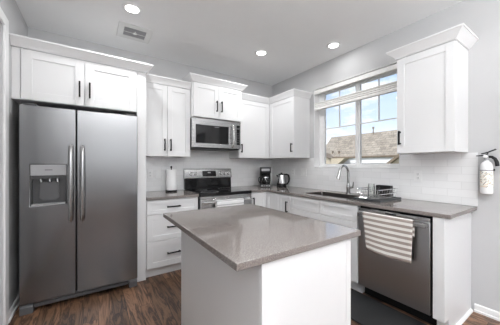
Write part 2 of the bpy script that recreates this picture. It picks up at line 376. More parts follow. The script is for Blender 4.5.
# backsplash tiles (on the walls)
m = MB(); us = [-2.278, -1.676, -.918, -.0005]; vs = [.9125, 1.378, 1.50]
m.cells(us, vs, lambda i, j: j == 0 or i == 1, 'y', -.009, -.0008)
struct(m.build('trim_1', M['tile'], uv=lambda c: (c.x + .03, c.z - .9125)))
m = MB(); us = [-2.806, -2.185, -.996, -.907, -.0095]; vs = [.9125, 1.231, 1.378]
m.cells(us, vs, lambda i, j: j == 0 or i in (0, 2, 3), 'x', -.009, -.0008)
struct(m.build('trim_2', M['tile'], uv=lambda c: (-c.y + .07, c.z - .9125)))

# kitchen window
wk = bpy.data.objects.new('window_1', None); COL.objects.link(wk); struct(wk)
m = MB(); frame_bars(m, WY0 + .0005, WY1 - .0005, WZ0 + .0005, WZ1 - .0005, .006, -.009, .149, 'x'); m.build('jamb_liner', M['trim'], wk, .001)
m = MB(); fa, fb, fc, fd_ = WY0 + .007, WY1 - .007, WZ0 + .007, WZ1 - .007
m.box(.10, .148, fa, fb, fc, 1.261); m.box(.10, .148, fa, fb, 2.347, fd_); m.box(.10, .148, -1.074, fb, 1.261, 2.347); m.box(.10, .148, fa, -2.156, 1.261, 2.347); m.box(.10, .148, -1.634, -1.620, 1.261, 2.347)
m.build('window_frame', M['trim'], wk, .002)
for a, b in ((-2.155, -1.635), (-1.619, -1.075)):
    sash = MB(); frame_bars(sash, a, b, 1.262, 2.346, .025, .106, .142, 'x'); so = sash.build('sash', M['trim'], wk, .002)
    mid = (a + b) / 2
    mm = MB(); mm.box(.112, .128, a + .025, b - .025, 1.800, 1.812); mm.box(.112, .128, mid - .006, mid + .006, 1.812, 2.321); mm.build('muntin', M['trim'], so)
    g = MB(); g.box(.130, .134, a + .024, b - .024, 1.286, 2.322); g.build('pane', M['glass'], so)

# ------------------------------------------------------------------ cabinetry
def shaker(m, x0, x1, z0, z1, y, t=.02, st=.062, rec=.008):
    """door or drawer front facing -y; front face at y, back at y+t"""
    st = min(st, (z1 - z0) * .3)
    m.box(x0, x0 + st, y, y + t, z0, z1); m.box(x1 - st, x1, y, y + t, z0, z1)
    m.box(x0 + st, x1 - st, y, y + t, z0, z0 + st); m.box(x0 + st, x1 - st, y, y + t, z1 - st, z1)
    m.box(x0 + st - .001, x1 - st + .001, y + rec, y + t - .003, z0 + st - .001, z1 - st + .001)
def door(name, par, x0, x1, z0, z1, y, st=.062):
    m = MB(); shaker(m, x0, x1, z0, z1, y, st=st); return m.build(name, M['cab'], par, .0012)
def pull(par, x, z, y, length, vertical=True):
    m = MB(); h = length / 2; t = .007
    if vertical:
        m.box(x - t, x + t, y - .036, y - .025, z - h, z + h)
        for s in (-1, 1): m.box(x - t * .9, x + t * .9, y - .026, y + .0005, z + s * (h - .012) - t, z + s * (h - .012) + t)
    else:
        m.box(x - h, x + h, y - .036, y - .025, z - t, z + t)
        for s in (-1, 1): m.box(x + s * (h - .012) - t, x + s * (h - .012) + t, y - .026, y + .0005, z - t * .9, z + t * .9)
    return m.build('handle', M['black'], par, .001)
def crown(par, path, z0, h, proj, before=None, after=None):
    prof = [(0.0, 0.0), (.010, 0.0), (.013, .010), (proj * .45, h * .38), (proj * .86, h * .76), (proj * .90, h * .80), (proj, h * .82), (proj, h), (0.0, h)]
    P = [Vector(p).to_2d() if len(p) > 2 else Vector(p) for p in path]
    E = ([Vector(before)] if before else []) + P + ([Vector(after)] if after else [])
    off = 1 if before else 0
    m = MB(); rings = []
    for i, p in enumerate(P):
        k = i + off
        d0 = (E[k] - E[k - 1]).normalized() if k > 0 else None
        d1 = (E[k + 1] - E[k]).normalized() if k + 1 < len(E) else None
        n0 = Vector((d0.y, -d0.x)) if d0 else None; n1 = Vector((d1.y, -d1.x)) if d1 else None
        if n0 is None: n = n1
        elif n1 is None: n = n0
        else: n = (n0 + n1) / (1 + n0.dot(n1))
        rings.append([m.bm.verts.new((p.x + n.x * o, p.y + n.y * o, z0 + z)) for o, z in prof])
    q = len(prof)
    for a, b in zip(rings, rings[1:]):
        for k in range(q): m.bm.faces.new((a[k], a[(k + 1) % q], b[(k + 1) % q], b[k]))
    m.bm.faces.new(rings[0]); m.bm.faces.new(list(reversed(rings[-1])))
    return m.build('crown_molding', M['cab'], par, 0, sharp=25)
RW = -PI / 2     # right-wall cabinets: local x runs towards the camera, local -y faces into the room

# over-fridge cabinet
w = 3.348 - 2.374
t = thing('wall_cabinet', 'white two-door cabinet above the fridge, touching the left wall', 'cabinet', (XL + .001, -.001, 0), 0, 'white wall cabinets with black pulls')
box('cabinet_body', M['cab'], t, 0, w, -.598, 0, 1.838, 2.284)
box('filler_strip', M['cab'], t, 0, .056, -.612, -.598, 1.838, 2.284)
d = door('door', t, .061, .510, 1.842, 2.278, -.62, .072); pull(d, .473, 1.992, -.62, .15)
d = door('door', t, .516, w - .004, 1.842, 2.278, -.62, .072); pull(d, .553, 1.992, -.62, .15)
crown(t, [(0, -.62), (w + .092, -.62), (w + .092, -.394)], 2.285, .080, .062)
# tall panel beside the fridge
m = MB(); m.prism([(-2.371, -.001), (-2.371, -.606), (-2.281, -.606), (-2.281, -.001)], 'z', .001, 2.283)
o = m.build('side_panel', M['cab'], None, .002); tag(o, 'tall narrow white panel standing between the fridge and drawer cabinet', 'panel')

# left wall cabinet
t = thing('wall_cabinet', 'white two-door wall cabinet over the paper towel roll', 'cabinet', (-2.279, -.001, 0), 0, 'white wall cabinets with black pulls'); w = .598
box('cabinet_body', M['cab'], t, 0, w, -.309, 0, 1.38, 2.284)
d = door('door', t, .003, .297, 1.382, 2.278, -.33); pull(d, .262, 1.527, -.33, .15)
d = door('door', t, .301, w - .003, 1.382, 2.278, -.33); pull(d, .337, 1.527, -.33, .15)
crown(t, [(0, -.33), (w, -.33)], 2.285, .080, .055)
# over-microwave cabinet
t = thing('wall_cabinet', 'short deeper white two-door cabinet directly above the microwave', 'cabinet', (-1.677, -.001, 0), 0, 'white wall cabinets with black pulls'); w = .758
box('cabinet_body', M['cab'], t, 0, w, -.394, 0, 1.914, 2.374)
d = door('door', t, .012, .376, 1.918, 2.370, -.415); pull(d, .342, 2.085, -.415, .15)
d = door('door', t, .380, w - .012, 1.918, 2.370, -.415); pull(d, .416, 2.085, -.415, .15)
crown(t, [(0, 0), (0, -.415), (w, -.415), (w, 0)], 2.375, .080, .062)
# corner pair
t = thing('wall_cabinet', 'single-door white wall cabinet right of microwave, over coffee maker', 'cabinet', (-.914, -.001, 0), 0, 'white wall cabinets with black pulls'); w = .583
box('cabinet_body', M['cab'], t, 0, w - .002, -.309, 0, 1.38, 2.284)
d = door('door', t, .004, w - .008, 1.382, 2.278, -.33); pull(d, .033, 1.527, -.33, .13)
crown(t, [(0, -.33), (w - .0005, -.33)], 2.285, .080, .055, after=(w, .3 - .9))
t = thing('wall_cabinet', 'single-door white corner wall cabinet left of the window', 'cabinet', (-.001, -.001, 0), RW, 'white wall cabinets with black pulls'); w = .905
box('cabinet_body', M['cab'], t, .001, w, -.309, 0, 1.38, 2.284)
box('filler_strip', M['cab'], t, .311, .345, -.327, -.3095, 1.38, 2.284)
d = door('door', t, .347, w - .003, 1.382, 2.278, -.33); pull(d, w - .038, 1.527, -.33, .13)
crown(t, [(.3305, -.33), (w, -.33), (w, 0)], 2.285, .080, .055, before=(.3305, -.6))
# right cabinet
t = thing('wall_cabinet', 'single-door white wall cabinet right of the window, nearest the extinguisher', 'cabinet', (-.001, -2.301, 0), RW, 'white wall cabinets with black pulls'); w = .441
box('cabinet_body', M['cab'], t, 0, w, -.309, 0, 1.38, 2.284)
d = door('door', t, .002, w - .003, 1.382, 2.278, -.33); pull(d, .032, 1.527, -.33, .13)
crown(t, [(0, 0), (0, -.33), (w, -.33), (w, 0)], 2.285, .078, .068)

# base cabinets
def toe(par, x0, x1, d=.55): return box('toe_kick', M['cab'], par, x0, x1, -d, -.02, .001, .112, .001)
t = thing('base_cabinet', 'white three-drawer base cabinet between fridge and range', 'cabinet', (-2.279, -.001, 0), 0, 'white base cabinets'); w = .595
box('cabinet_body', M['cab'], t, 0, w, -.603, 0, .113, .879); toe(t, 0, w)
for a, b in ((.717, .868), (.413, .712), (.117, .408)):
    m = MB(); shaker(m, .004, w - .004, a, b, -.625); d = m.build('drawer', M['cab'], t, .0012); pull(d, w / 2 - .005, (a + b) / 2, -.625, .155, False)
# corner base
t = thing('base_cabinet', 'white corner base cabinet with folding doors, below the coffee maker', 'cabinet', (-.001, -.001, 0), 0, 'white base cabinets')
m = MB(); m.cells([-.905, -.603, 0], [-.894, -.603, 0], lambda i, j: not (i == 0 and j == 0), 'z', .113, .879); m.build('cabinet_body', M['cab'], t, .0015)
m = MB(); m.cells([-.905, -.55, -.02], [-.894, -.55, -.02], lambda i, j: not (i == 0 and j == 0), 'z', .001, .112); m.build('toe_kick', M['cab'], t)
d = door('door', t, -.902, -.63, .117, .868, -.625); pull(d, -.862, .742, -.625, .13)
m = MB(); shaker(m, .63, .892, .117, .868, -.625); d = m.build('door', M['cab'], t, .0012); d.rotation_euler = (0, 0, RW)
# narrow base with one pull
t = thing('base_cabinet', 'narrow white single-door base cabinet between corner and sink cabinet', 'cabinet', (-.001, -.897, 0), RW, 'white base cabinets'); w = .245
box('cabinet_body', M['cab'], t, 0, w, -.603, 0, .113, .879); toe(t, 0, w)
d = door('door', t, .003, w - .003, .117, .868, -.625, .055); pull(d, .188, .718, -.625, .15)
# sink base
t = thing('base_cabinet', 'wide white sink base cabinet with two false drawer fronts', 'cabinet', (-.001, -1.144, 0), RW, 'white base cabinets'); w = .937
m = MB(); m.box(0, .018, -.603, 0, .113, .879); m.box(w - .018, w, -.603, 0, .113, .879); m.box(.018, w - .018, -.603, -.015, .113, .13); m.box(.018, w - .018, -.015, 0, .113, .879); m.box(.018, w - .018, -.603, -.585, .13, .879)
m.build('cabinet_body', M['cab'], t); toe(t, 0, w)
for a, b in ((.004, .466), (.470, w - .004)):
    m = MB(); shaker(m, a, b, .716, .868, -.625); m.build('drawer_front', M['cab'], t, .0012)
d = door('door', t, .004, .466, .117, .711, -.625); pull(d, .43, .50, -.625, .15)
d = door('door', t, .470, w - .004, .117, .711, -.625); pull(d, .506, .50, -.625, .15)
# end panel
t = thing('end_panel', 'white end panel closing the counter run beside the dishwasher', 'panel', (-.001, -2.690, 0), RW)
m = MB(); m.prism([(-.002, .001), (-.55, .001), (-.55, .113), (-.628, .113), (-.628, .879), (-.002, .879)], 'x', 0, .073); m.build('panel_board', M['cab'], t, .0015)
m = MB(); m.prism([(.0735, .001), (.091, .001), (.089, .012), (.082, .019), (.0735, .021)], 'y', -.55, -.024); m.build('shoe_molding', M['trim'], t)

# countertops
Z0, Z1 = .881, .911
m = MB(); m.box(-2.279, -1.681, -.639, -.010, Z0, Z1)
tag(m.build('countertop', M['quartz'], None, .003), 'short grey-brown stone countertop between fridge and range', 'countertop')
SX0, SX1, SKY0, SKY1 = -.53, -.145, -1.955, -1.255
m = MB(); us = [-.907, -.639, SX0, SX1, -.010]; vs = [-2.80, SKY0, SKY1, -.639, -.010]
m.cells(us, vs, lambda i, j: not (i == 0 and j < 3) and not (i == 2 and j == 1), 'z', Z0, Z1)
tag(m.build('countertop', M['quartz'], None, .003), 'long L-shaped grey-brown stone countertop running under the window', 'countertop')
# sink
t = thing('sink', 'undermount stainless steel sink basin set in the window counter', 'sink', (0, 0, 0))
a0, a1, b0, b1 = SX0 + .004, SX1 - .004, SKY0 + .004, SKY1 - .004
m = MB(); m.cells([a0 - .0, a0 + .012, a1 - .012, a1], [b0, b0 + .012, b1 - .012, b1], lambda i, j: not (i == 1 and j == 1), 'z', .72, .9105); m.box(a0, a1, b0, b1, .705, .7195); m.build('basin', M['sinksteel'], t, .004)
m = MB(); m.lathe([(0, .0), (.02, .001), (.036, .002), (.045, .004), (.047, .0)], ((a0 + a1) / 2, (b0 + b1) / 2, .7205), 24); m.build('drain', M['bright'], t)

# island
t = thing('kitchen_island', 'white island cabinet standing in the middle of the floor', 'island', (0, 0, 0))
ix0, ix1, iy0, iy1 = -2.208, -1.612, -2.655, -1.622
m = MB(); m.box(ix0, ix1 - .03, iy0 + .012, iy1, .001, .879); m.build('cabinet_body', M['cab'], t, .002)
m = MB(); m.box(ix0, ix1 - .044, iy0, iy0 + .0115, .001, .879); m.build('back_panel', M['cab'], t, .0015)
m = MB(); m.box(ix1 - .040, ix1 - .0, iy0 + .002, iy0 + .0115, .113, .879); m.box(ix1 - .0295, ix1, iy0 + .012, iy1, .113, .879); m.build('face_frame', M['cab'], t, .0015)
for k in range(2):
    w0 = .02 + k * .505
    m = MB(); shaker(m, w0, w0 + .5, .12, .872, -.02); d = m.build('door', M['cab'], t, .0012); d.location = (ix1, iy0, 0); d.rotation_euler = (0, 0, PI / 2)
    pull(d, w0 + (.46 if k == 0 else .04), .74, -.02, .15)
m = MB(); m.box(-2.332, -1.542, -2.669, -1.585, Z0, Z1)
tag(m.build('countertop', M['quartz'], None, .003), 'glossy grey-brown stone top covering the white kitchen island', 'countertop')

# ------------------------------------------------------------------ refrigerator
fx0, fx1 = -3.284, -2.380; gap = -2.896
t = thing('refrigerator', 'stainless side-by-side refrigerator in the alcove by the left wall', 'refrigerator', (0, 0, 0))
box('body', M['dgrey'], t, fx0 + .004, fx1 - .004, -.625, -.03, .03, 1.765, .004)
yf = -.70
dx0, dx1, dz0, dz1 = -3.214, -2.968, .916, 1.275
m = MB(); m.cells([fx0, dx0, dx1, gap - .004], [.086, dz0, dz1, 1.783], lambda i, j: not (i == 1 and j == 1), 'y', yf, -.632); fd = m.build('freezer_door', M['steel'], t, .005, 3)
m = MB(); m.box(gap + .004, fx1, yf, -.632, .086, 1.783); rd = m.build('fridge_door', M['steel'], t, .005, 3)
# dispenser
m = MB(); m.box(dx0 + .002, dx1 - .002, yf - .003, yf + .03, 1.178, dz1 - .002); m.build('dispenser_panel', M['lgrey'], fd, .003)
m = MB(); m.box(-3.118, -3.066, yf - .0045, yf - .0025, 1.224, 1.230); m.build('badge', M['dgrey'], fd)
m = MB(); e = .008
m.box(dx0 + .002, dx0 + e, yf - .001, -.633, dz0 + .002, 1.177); m.box(dx1 - e, dx1 - .002, yf - .001, -.633, dz0 + .002, 1.177); m.box(dx0 + e, dx1 - e, -.640, -.634, dz0 + .002, 1.177); m.box(dx0 + e, dx1 - e, yf + .01, -.641, 1.150, 1.177)
m.build('dispenser_recess', M['dgrey'], fd, .001)
m = MB(); m.box(dx0 + e, dx1 - e, yf - .004, -.641, dz0 + .002, dz0 + .016); m.build('drip_tray', M['lgrey'], fd, .002)
m = MB(); m.prism([(-3.155, 1.12), (-3.03, 1.12), (-3.02, .98), (-3.05, .955), (-3.135, .955), (-3.165, .98)], 'y', -.655, -.648); m.build('paddle', M['mgrey'], fd, .002)
for x in (-3.15, -3.09, -3.035):
    m = MB(); m.tube([(x, -.665, 1.149), (x + .004, -.668, 1.118)], .011, 10); m.build('spout', M['fsteel'], fd)
def fhandle(par, x):
    m = MB(); pts = []; rs = []
    for i in range(25):
        u = i / 24; z = .757 + u * .692; b = math.sin(PI * u) ** .5
        pts.append((x, yf - .013 - .045 * b, z)); rs.append(.016 + .005 * b)
    m.tube(pts, rs, 14, sx=1.0); 
    for z in (.775, 1.432): m.box(x - .014, x + .014, yf - .03, yf + .001, z - .018, z + .018)
    return m.build('handle', M['fsteel'], par, 0)
fhandle(fd, -2.935); fhandle(rd, -2.848)
m = MB(); m.box(fx0 + .09, fx1 - .08, -.672, -.626, .034, .07)
for k in range(14):
    x = fx0 + .12 + k * .05; m.box(x, x + .035, -.676, -.672, .046, .058)
m.build('base_grille', M['dgrey'], t, .002)
for a, b in ((fx0 + .002, fx0 + .088), (fx1 - .078, fx1 - .002)):
    m = MB(); m.prism([(-.626, .002), (-.70, .002), (-.70, .062), (-.685, .078), (-.626, .078)], 'x', a, b); m.build('foot_cover', M['mgrey'], t, .003)
for a, b in ((fx0 + .02, fx0 + .11), (fx1 - .11, fx1 - .02)):
    m = MB(); m.prism([(-.52, 1.766), (-.69, 1.785), (-.69, 1.798), (-.6, 1.802), (-.52, 1.79)], 'x', a, b); m.build('hinge_cover', M['dgrey'], t, .002)

# ------------------------------------------------------------------ range
rx0, rx1 = -1.675, -.914
t = thing('range', 'stainless electric range with black glass cooktop below the microwave', 'stove', ((rx0 + rx1) / 2, -.02, 0)); hw = (rx1 - rx0) / 2
box('body', M['dgrey'], t, -hw + .002, hw - .002, -.615, 0, .02, .893, .002)
m = MB(); m.box(-hw, hw, -.648, -.617, .874, .8935); m.box(-hw, hw, -.648, -.066, .8935, .916); m.build('cooktop', M['bglass'], t, .004)
for x, y, r in ((-.19, -.50, .115), (.19, -.50, .09), (-.19, -.21, .08), (.19, -.21, .105)):
    m = MB(); m.lathe([(r, 0), (r, .0006), (r - .004, .0006), (r - .004, 0)], (x, y, .9162), 40); m.build('burner_ring', M['lgrey'], t)
m = MB(); m.prism([(-.002, .917), (-.062, .917), (-.056, 1.075), (-.002, 1.075)], 'x', -hw + .004, hw - .004); m.build('backguard', M['bglass'], t, .002)
m = MB(); m.prism([(-.002, 1.076), (-.075, 1.076), (-.078, 1.09), (-.052, 1.208), (-.040, 1.216), (-.002, 1.216)], 'x', -hw, hw); cp = m.build('control_panel', M['steelh'], t, .002)
tilt = Matrix.Rotation(math.atan2(.026, .118), 4, 'X')
def onpanel(x, z): return (x, -.078 + (z - 1.09) * .026 / .118, z)
for x in (-.292, -.226, .190, .256, .322):
    p = onpanel(x, 1.145)
    m = MB(); m.lathe([(.027, 0), (.027, .006), (.022, .009), (.020, .026), (.018, .029), (0, .029)], p, 20, axis='y'); m.box(p[0] - .004, p[0] + .004, p[1] - .033, p[1] - .027, p[2] - .017, p[2] + .017); m.build('knob', M['bright'], cp, 0)
m = MB(); a = onpanel(0, 1.100); b = onpanel(0, 1.182)
for s in ((-.115, .105),): m.prism([(a[1] - .002, a[2]), (b[1] - .002, b[2]), (b[1] + .004, b[2]), (a[1] + .004, a[2])], 'x', s[0], s[1])
m.build('display', M['bglass'], cp, .001)
m = MB(); a = onpanel(0, 1.148); b = onpanel(0, 1.166); m.prism([(a[1] - .0028, a[2]), (b[1] - .0028, b[2]), (b[1] - .0015, b[2]), (a[1] - .0015, a[2])], 'x', -.03, .02); m.build('clock_readout', M['lgrey'], cp)
m = MB(); m.box(-hw + .001, hw - .001, -.640, -.6155, .845, .8735); m.build('trim_band', M['steelh'], t, .002)
m = MB(); m.box(-hw + .004, hw - .004, -.655, -.617, .215, .843); od = m.build('oven_door', M['steelh'], t, .004)
m = MB(); m.box(-hw + .07, hw - .07, -.6575, -.6552, .33, .72); m.build('oven_window', M['bglass'], od)
m = MB(); m.tube([(-hw + .03, -.700, .806), (0, -.705, .806), (hw - .03, -.700, .806)], .0125, 14)
for x in (-hw + .05, hw - .05): m.tube([(x, -.654, .806), (x, -.7, .806)], .011, 10)
m.build('handle', M['bright'], od)
m = MB(); m.box(-hw + .004, hw - .004, -.650, -.617, .05, .208); m.build('storage_drawer', M['steelh'], t, .004)

# ------------------------------------------------------------------ microwave
t = thing('microwave', 'stainless over-the-range microwave with black glass door', 'microwave', ((-1.677 - .919) / 2, -.002, 0)); hw = .378
box('body', M['dgrey'], t, -hw, hw, -.350, 0, 1.508, 1.910, .003)
m = MB(); ux = [-hw, -.330, .262, .282]; m.cells([-hw, -.325, .175, .298], [1.512, 1.568, 1.822, 1.909], lambda i, j: not (i == 1 and j == 1), 'y', -.378, -.351); dd = m.build('door', M['steelh'], t, .003)
m = MB(); m.box(-.3245, .1745, -.376, -.366, 1.5685, 1.8215); m.build('door_window', M['bglass'], dd)
m = MB(); m.box(-.05, .02, -.3785, -.3765, 1.800, 1.806); m.build('badge', M['lgrey'], dd)
m = MB(); m.cells([.299, .307, .366, hw], [1.512, 1.568, 1.86, 1.909], lambda i, j: not (i == 1 and j == 1), 'y', -.378, -.351); cpn = m.build('control_panel', M['steelh'], t, .002)
m = MB(); m.box(.3075, .3655, -.3775, -.366, 1.5685, 1.8595); m.build('keypad', M['bglass'], cpn)
for i in range(5):
    for j in range(2):
        m = MB(); m.box(.316 + j * .022, .330 + j * .022, -.3785, -.3774, 1.60 + i * .034, 1.612 + i * .034); m.build('key', M['dgrey'], cpn)
m = MB(); m.box(.314, .360, -.3785, -.3774, 1.80, 1.825); m.build('display', M['dgrey'], cpn)
m = MB(); pts = []
for i in range(17):
    u = i / 16; pts.append((.232, -.383 - .045 * math.sin(PI * u) ** .6, 1.535 + .325 * u))
m.tube(pts, .0155, 14)
for z in (1.545, 1.85): m.box(.219, .245, -.395, -.377, z - .012, z + .012)
m.build('handle', M['bright'], dd)
m = MB(); m.box(-hw + .02, hw - .02, -.36, -.02, 1.494, 1.5075); m.build('vent_base', M['plastic'], t, .002)

# ------------------------------------------------------------------ dishwasher
t = thing('dishwasher', 'stainless dishwasher under the counter with a striped towel on it', 'dishwasher', (0, -2.386, 0), RW); hw = .298
box('tub_body', M['plastic'], t, -hw, hw, -.59, -.03, .10, .874, .002)
m = MB(); m.box(-hw + .002, hw - .011, -.628, -.591, .118, .828); dd = m.build('door', M['dsteel'], t, .003)
m = MB(); m.box(-hw + .002, hw - .011, -.628, -.591, .830, .860); cpd = m.build('control_panel', M['steelh'], t, .003)
m = MB(); m.box(-.045, .045, -.6295, -.6275, .840, .851); m.build('badge', M['plastic'], cpd)
m = MB(); m.box(-hw + .018, hw - .020, -.678, -.656, .787, .823); m.box(-hw + .018, -hw + .05, -.657, -.6275, .79, .82); m.box(hw - .052, hw - .020, -.657, -.6275, .79, .82); m.build('handle', M['steelh'], dd, .004, 3)
m = MB(); m.box(-hw + .004, hw - .004, -.52, -.04, .002, .099); m.build('toe_kick', M['plastic'], t)

# towels
def towel(name, label, mat, loc, rz, x0, x1, ztop, zfront, zback, yb, yfnt, group=None, amp=.004, skew=0):
    """draped over a bar: front sheet at local y=yfnt, back sheet at y=yb"""
    path = []
    n = 14
    for i in range(n + 1): path.append((yb, zback + (ztop - zback) * i / n))
    c = (yb + yfnt) / 2; r = (yb - yfnt) / 2
    for i in range(1, 8):
        a = PI * i / 8; path.append((c + r * math.cos(a), ztop + r * .75 * math.sin(a)))
    n2 = 22
    for i in range(n2 + 1): path.append((yfnt, ztop + (zfront - ztop) * i / n2))
    L = [0]
    for p, q in zip(path, path[1:]): L.append(L[-1] + math.dist(p, q))
    m = MB(); uvl = m.bm.loops.layers.uv.new('UVMap'); nx = 24; grid = []; uvd = {}
    for i in range(nx + 1):
        u = i / nx; row = []
        for k, (y, z) in enumerate(path):
            fr = max(0, k - n - 8) / n2
            wav = amp * fr * (math.sin(u * 9 + 1) + .5 * math.sin(u * 21)) - amp * 1.2 * fr
            v = m.bm.verts.new((x0 + (x1 - x0) * u + (u - .5) * -.02 * fr + skew * fr * (1 - u), y + (wav if k > n + 8 else 0), z - (.010 * fr * math.sin(u * 3.1)))); row.append(v); uvd[v] = (u * .4, L[-1] - L[k])
        grid.append(row)
    for a, b in zip(grid, grid[1:]):
        for k in range(len(path) - 1): 
            f = m.bm.faces.new((a[k], b[k], b[k + 1], a[k + 1]))
            for lp in f.loops: lp[uvl].uv = uvd[lp.vert]
    o = m.build(name, mat, None, 0, sharp=80)
    s = o.modifiers.new('thick', 'SOLIDIFY'); s.thickness = .0045; s.offset = 0
    o.location = loc; o.rotation_euler = (0, 0, rz); tag(o, label, 'towel', group); return o
towel('dish_towel', 'beige and white striped towel hanging over the dishwasher handle', M['towel'], (0, -2.386, 0), RW, -.222, .192, .823, .497, .70, -.651, -.684, skew=.03)
towel('dish_towel', 'white towel with thin grey stripes on the oven door handle', M['towel2'], ((rx0 + rx1) / 2, -.02, 0), 0, -.196, .202, .812, .50, .56, -.6855, -.7225)

# ------------------------------------------------------------------ counter items
ZC = Z1 + .001
t = thing('paper_towel_holder', 'black paper towel stand with a round base and knob', 'paper towel holder', (-1.882, -.15, ZC))
m = MB(); m.lathe([(0, 0), (.073, 0), (.075, .003), (.075, .016), (.072, .020), (0, .020)], seg=36); m.build('base', M['black'], t)
m = MB(); m.tube([(0, 0, .0205), (0, 0, .318)], .007, 12); m.build('rod', M['black'], t)
m = MB(); m.lathe([(0, .0), (.008, .001), (.013, .010), (.012, .020), (.006, .027), (0, .028)], (0, 0, .3185), 16); m.build('knob', M['black'], t)
m = MB(); m.lathe([(.020, .0), (.066, 0), (.0685, .004), (.0685, .27), (.066, .274), (.020, .274), (.020, 0)], seg=48)
m.box(-.004, .004, -.0695, -.0680, .003, .27)
o = m.build('paper_towel_roll', M['paper']); o.location = (-1.882, -.15, ZC + .0215); tag(o, 'white paper towel roll standing on the black holder', 'paper towel')

# coffee maker (faces the room diagonally)
t = thing('coffee_maker', 'black drip coffee maker standing in the counter corner', 'coffee maker', (-.375, -.275, ZC), -.60)
m = MB(); m.box(-.088, .088, -.115, .095, 0, .045); m.build('base', M['plastic'], t, .008, 3)
m = MB(); m.box(-.075, .075, -.1165, -.1145, .012, .036); m.build('control_strip', M['lgrey'], t)
for x in (-.045, -.015, .03):
    m = MB(); m.box(x, x + .018, -.1185, -.1164, .016, .032); m.build('button', M['plastic'], t)
m = MB(); m.box(-.088, .088, .03, .095, .0455, .225); m.build('column', M['plastic'], t, .006, 2)
m = MB(); m.box(-.088, .088, -.105, .095, .2255, .325); m.build('reservoir', M['plastic'], t, .008, 3)
m = MB(); m.box(-.066, .066, -.1065, -.1045, .262, .300); m.build('front_plate', M['lgrey'], t, .001)
m = MB(); m.lathe([(0, .2), (.03, .2), (.055, .225)], (0, -.035, 0), 24); m.build('filter_basket', M['plastic'], t)
m = MB(); m.lathe([(.0, .0), (.055, 0), (.062, .004), (.064, .03), (.06, .075), (.046, .112), (.043, .125)], (0, -.04, .047), 32); cf = m.build('carafe', M['smoke'], t)
m = MB(); m.lathe([(.0435, .124), (.048, .126), (.046, .140), (.02, .148), (0, .149)], (0, -.04, .047), 28); m.build('carafe_lid', M['plastic'], cf)
m = MB(); m.lathe([(.0475, .104), (.0500, .104), (.0485, .118), (.046, .118)], (0, -.04, .047), 28); m.build('carafe_band', M['bright'], cf)
m = MB(); m.tube([(-.045, -.06, .160), (-.09, -.085, .164), (-.108, -.095, .15), (-.110, -.096, .10), (-.098, -.09, .075), (-.062, -.07, .07)], .0095, 10); m.build('carafe_handle', M['plastic'], cf)
# kettle
t = thing('electric_kettle', 'steel and black electric kettle beside the coffee maker', 'kettle', (-.150, -.425, ZC), -.58)
m = MB(); m.lathe([(0, 0), (.080, 0), (.082, .006), (.078, .022), (.070, .026), (0, .026)], seg=32); m.build('power_base', M['plastic'], t)
m = MB(); m.lathe([(0, .0265), (.072, .0265), (.076, .036), (.072, .09), (.064, .15), (.058, .19), (.056, .196), (0, .196)], seg=40); m.build('vessel', M['bright'], t)
m = MB(); m.lathe([(.0565, .1965), (.058, .200), (.05, .212), (.018, .219), (.012, .224), (.012, .232), (0, .234)], seg=32); m.build('lid', M['plastic'], t)
m = MB(); m.prism([(-.050, .192), (-.088, .198), (-.082, .180), (-.060, .150)], 'y', -.018, .018); m.build('spout', M['plastic'], t, .004)
m = MB(); m.tube([(.050, 0, .200), (.085, 0, .205), (.118, 0, .188), (.128, 0, .140), (.122, 0, .085), (.098, 0, .045), (.072, 0, .040)], [.012, .013, .014, .014, .013, .012, .011], 12, sx=1.15); m.build('handle', M['plastic'], t)
m = MB(); m.lathe([(.0735, .030), (.0775, .033), (.0765, .052), (.0755, .052)], seg=40); m.build('base_band', M['plastic'], t)
# faucet
t = thing('faucet', 'tall curved steel pull-down faucet behind the sink', 'faucet', (-.088, -1.622, ZC))
m = MB(); m.lathe([(0, 0), (.031, 0), (.031, .006), (.024, .012), (.022, .05), (.0235, .075), (.021, .105), (.016, .125), (.013, .135), (0, .136)], seg=28); m.build('base', M['fsteel'], t)
pts = [(0, 0, .13), (0, 0, .22)]
R = .085
for i in range(0, 13):
    a = PI * i / 12 * .93; pts.append((-R + R * math.cos(a), 0.006 * i / 12, .258 + R * 1.05 * math.sin(a)))
m = MB(); m.tube(pts, .0145, 14); m.build('spout', M['fsteel'], t)
e = Vector(pts[-1]); dv = (e - Vector(pts[-2])).normalized()
m = MB(); m.tube([e, e + dv * .02, e + dv * .05, e + dv * .095], [.0155, .0175, .0185, .022], 16); m.build('spray_head', M['fsteel'], t)
m = MB(); m.tube([(0, -.018, .075), (0, -.052, .080), (-.002, -.066, .085)], [.013, .012, .010], 12); m.tube([(-.002, -.060, .082), (-.004, -.068, .11), (-.008, -.074, .150)], [.010, .008, .006], 10); m.build('lever', M['fsteel'], t)
# drain tray, rack and what stands in it
t0x, t1x, t0y, t1y = -.515, -.095, -2.240, -1.962
m = MB(); m.box(t0x, t1x, t0y, t1y, ZC, ZC + .008)
m.cells([t0x, t0x + .02, t1x - .02, t1x], [t0y, t0y + .02, t1y - .02, t1y], lambda i, j: not (i == 1 and j == 1), 'z', ZC + .008, ZC + .022)
for k in range(9): m.box(t0x + .03, t1x - .03, t0y + .035 + k * .026, t0y + .043 + k * .026, ZC + .008, ZC + .013)
tag(m.build('drain_tray', M['drain'], None, .002), 'charcoal drip tray on the counter right of the sink', 'tray')
t = thing('dish_rack', 'silver wire dish rack standing in the charcoal drip tray', 'dish rack', (0, 0, ZC + .0135))
r0x, r1x, r0y, r1y = -.470, -.130, -2.198, -1.995
def loop(z, g, r=.0028):
    m.tube([(r0x - g, r0y - g, z), (r1x + g, r0y - g, z), (r1x + g, r1y + g, z), (r0x - g, r1y + g, z), (r0x - g, r0y - g, z)], r, 6)
m = MB(); loop(.012, 0); loop(.100, .016, .0034); loop(.055, .008); m.build('rim', M['chrome'], t)
m = MB()
n = 8
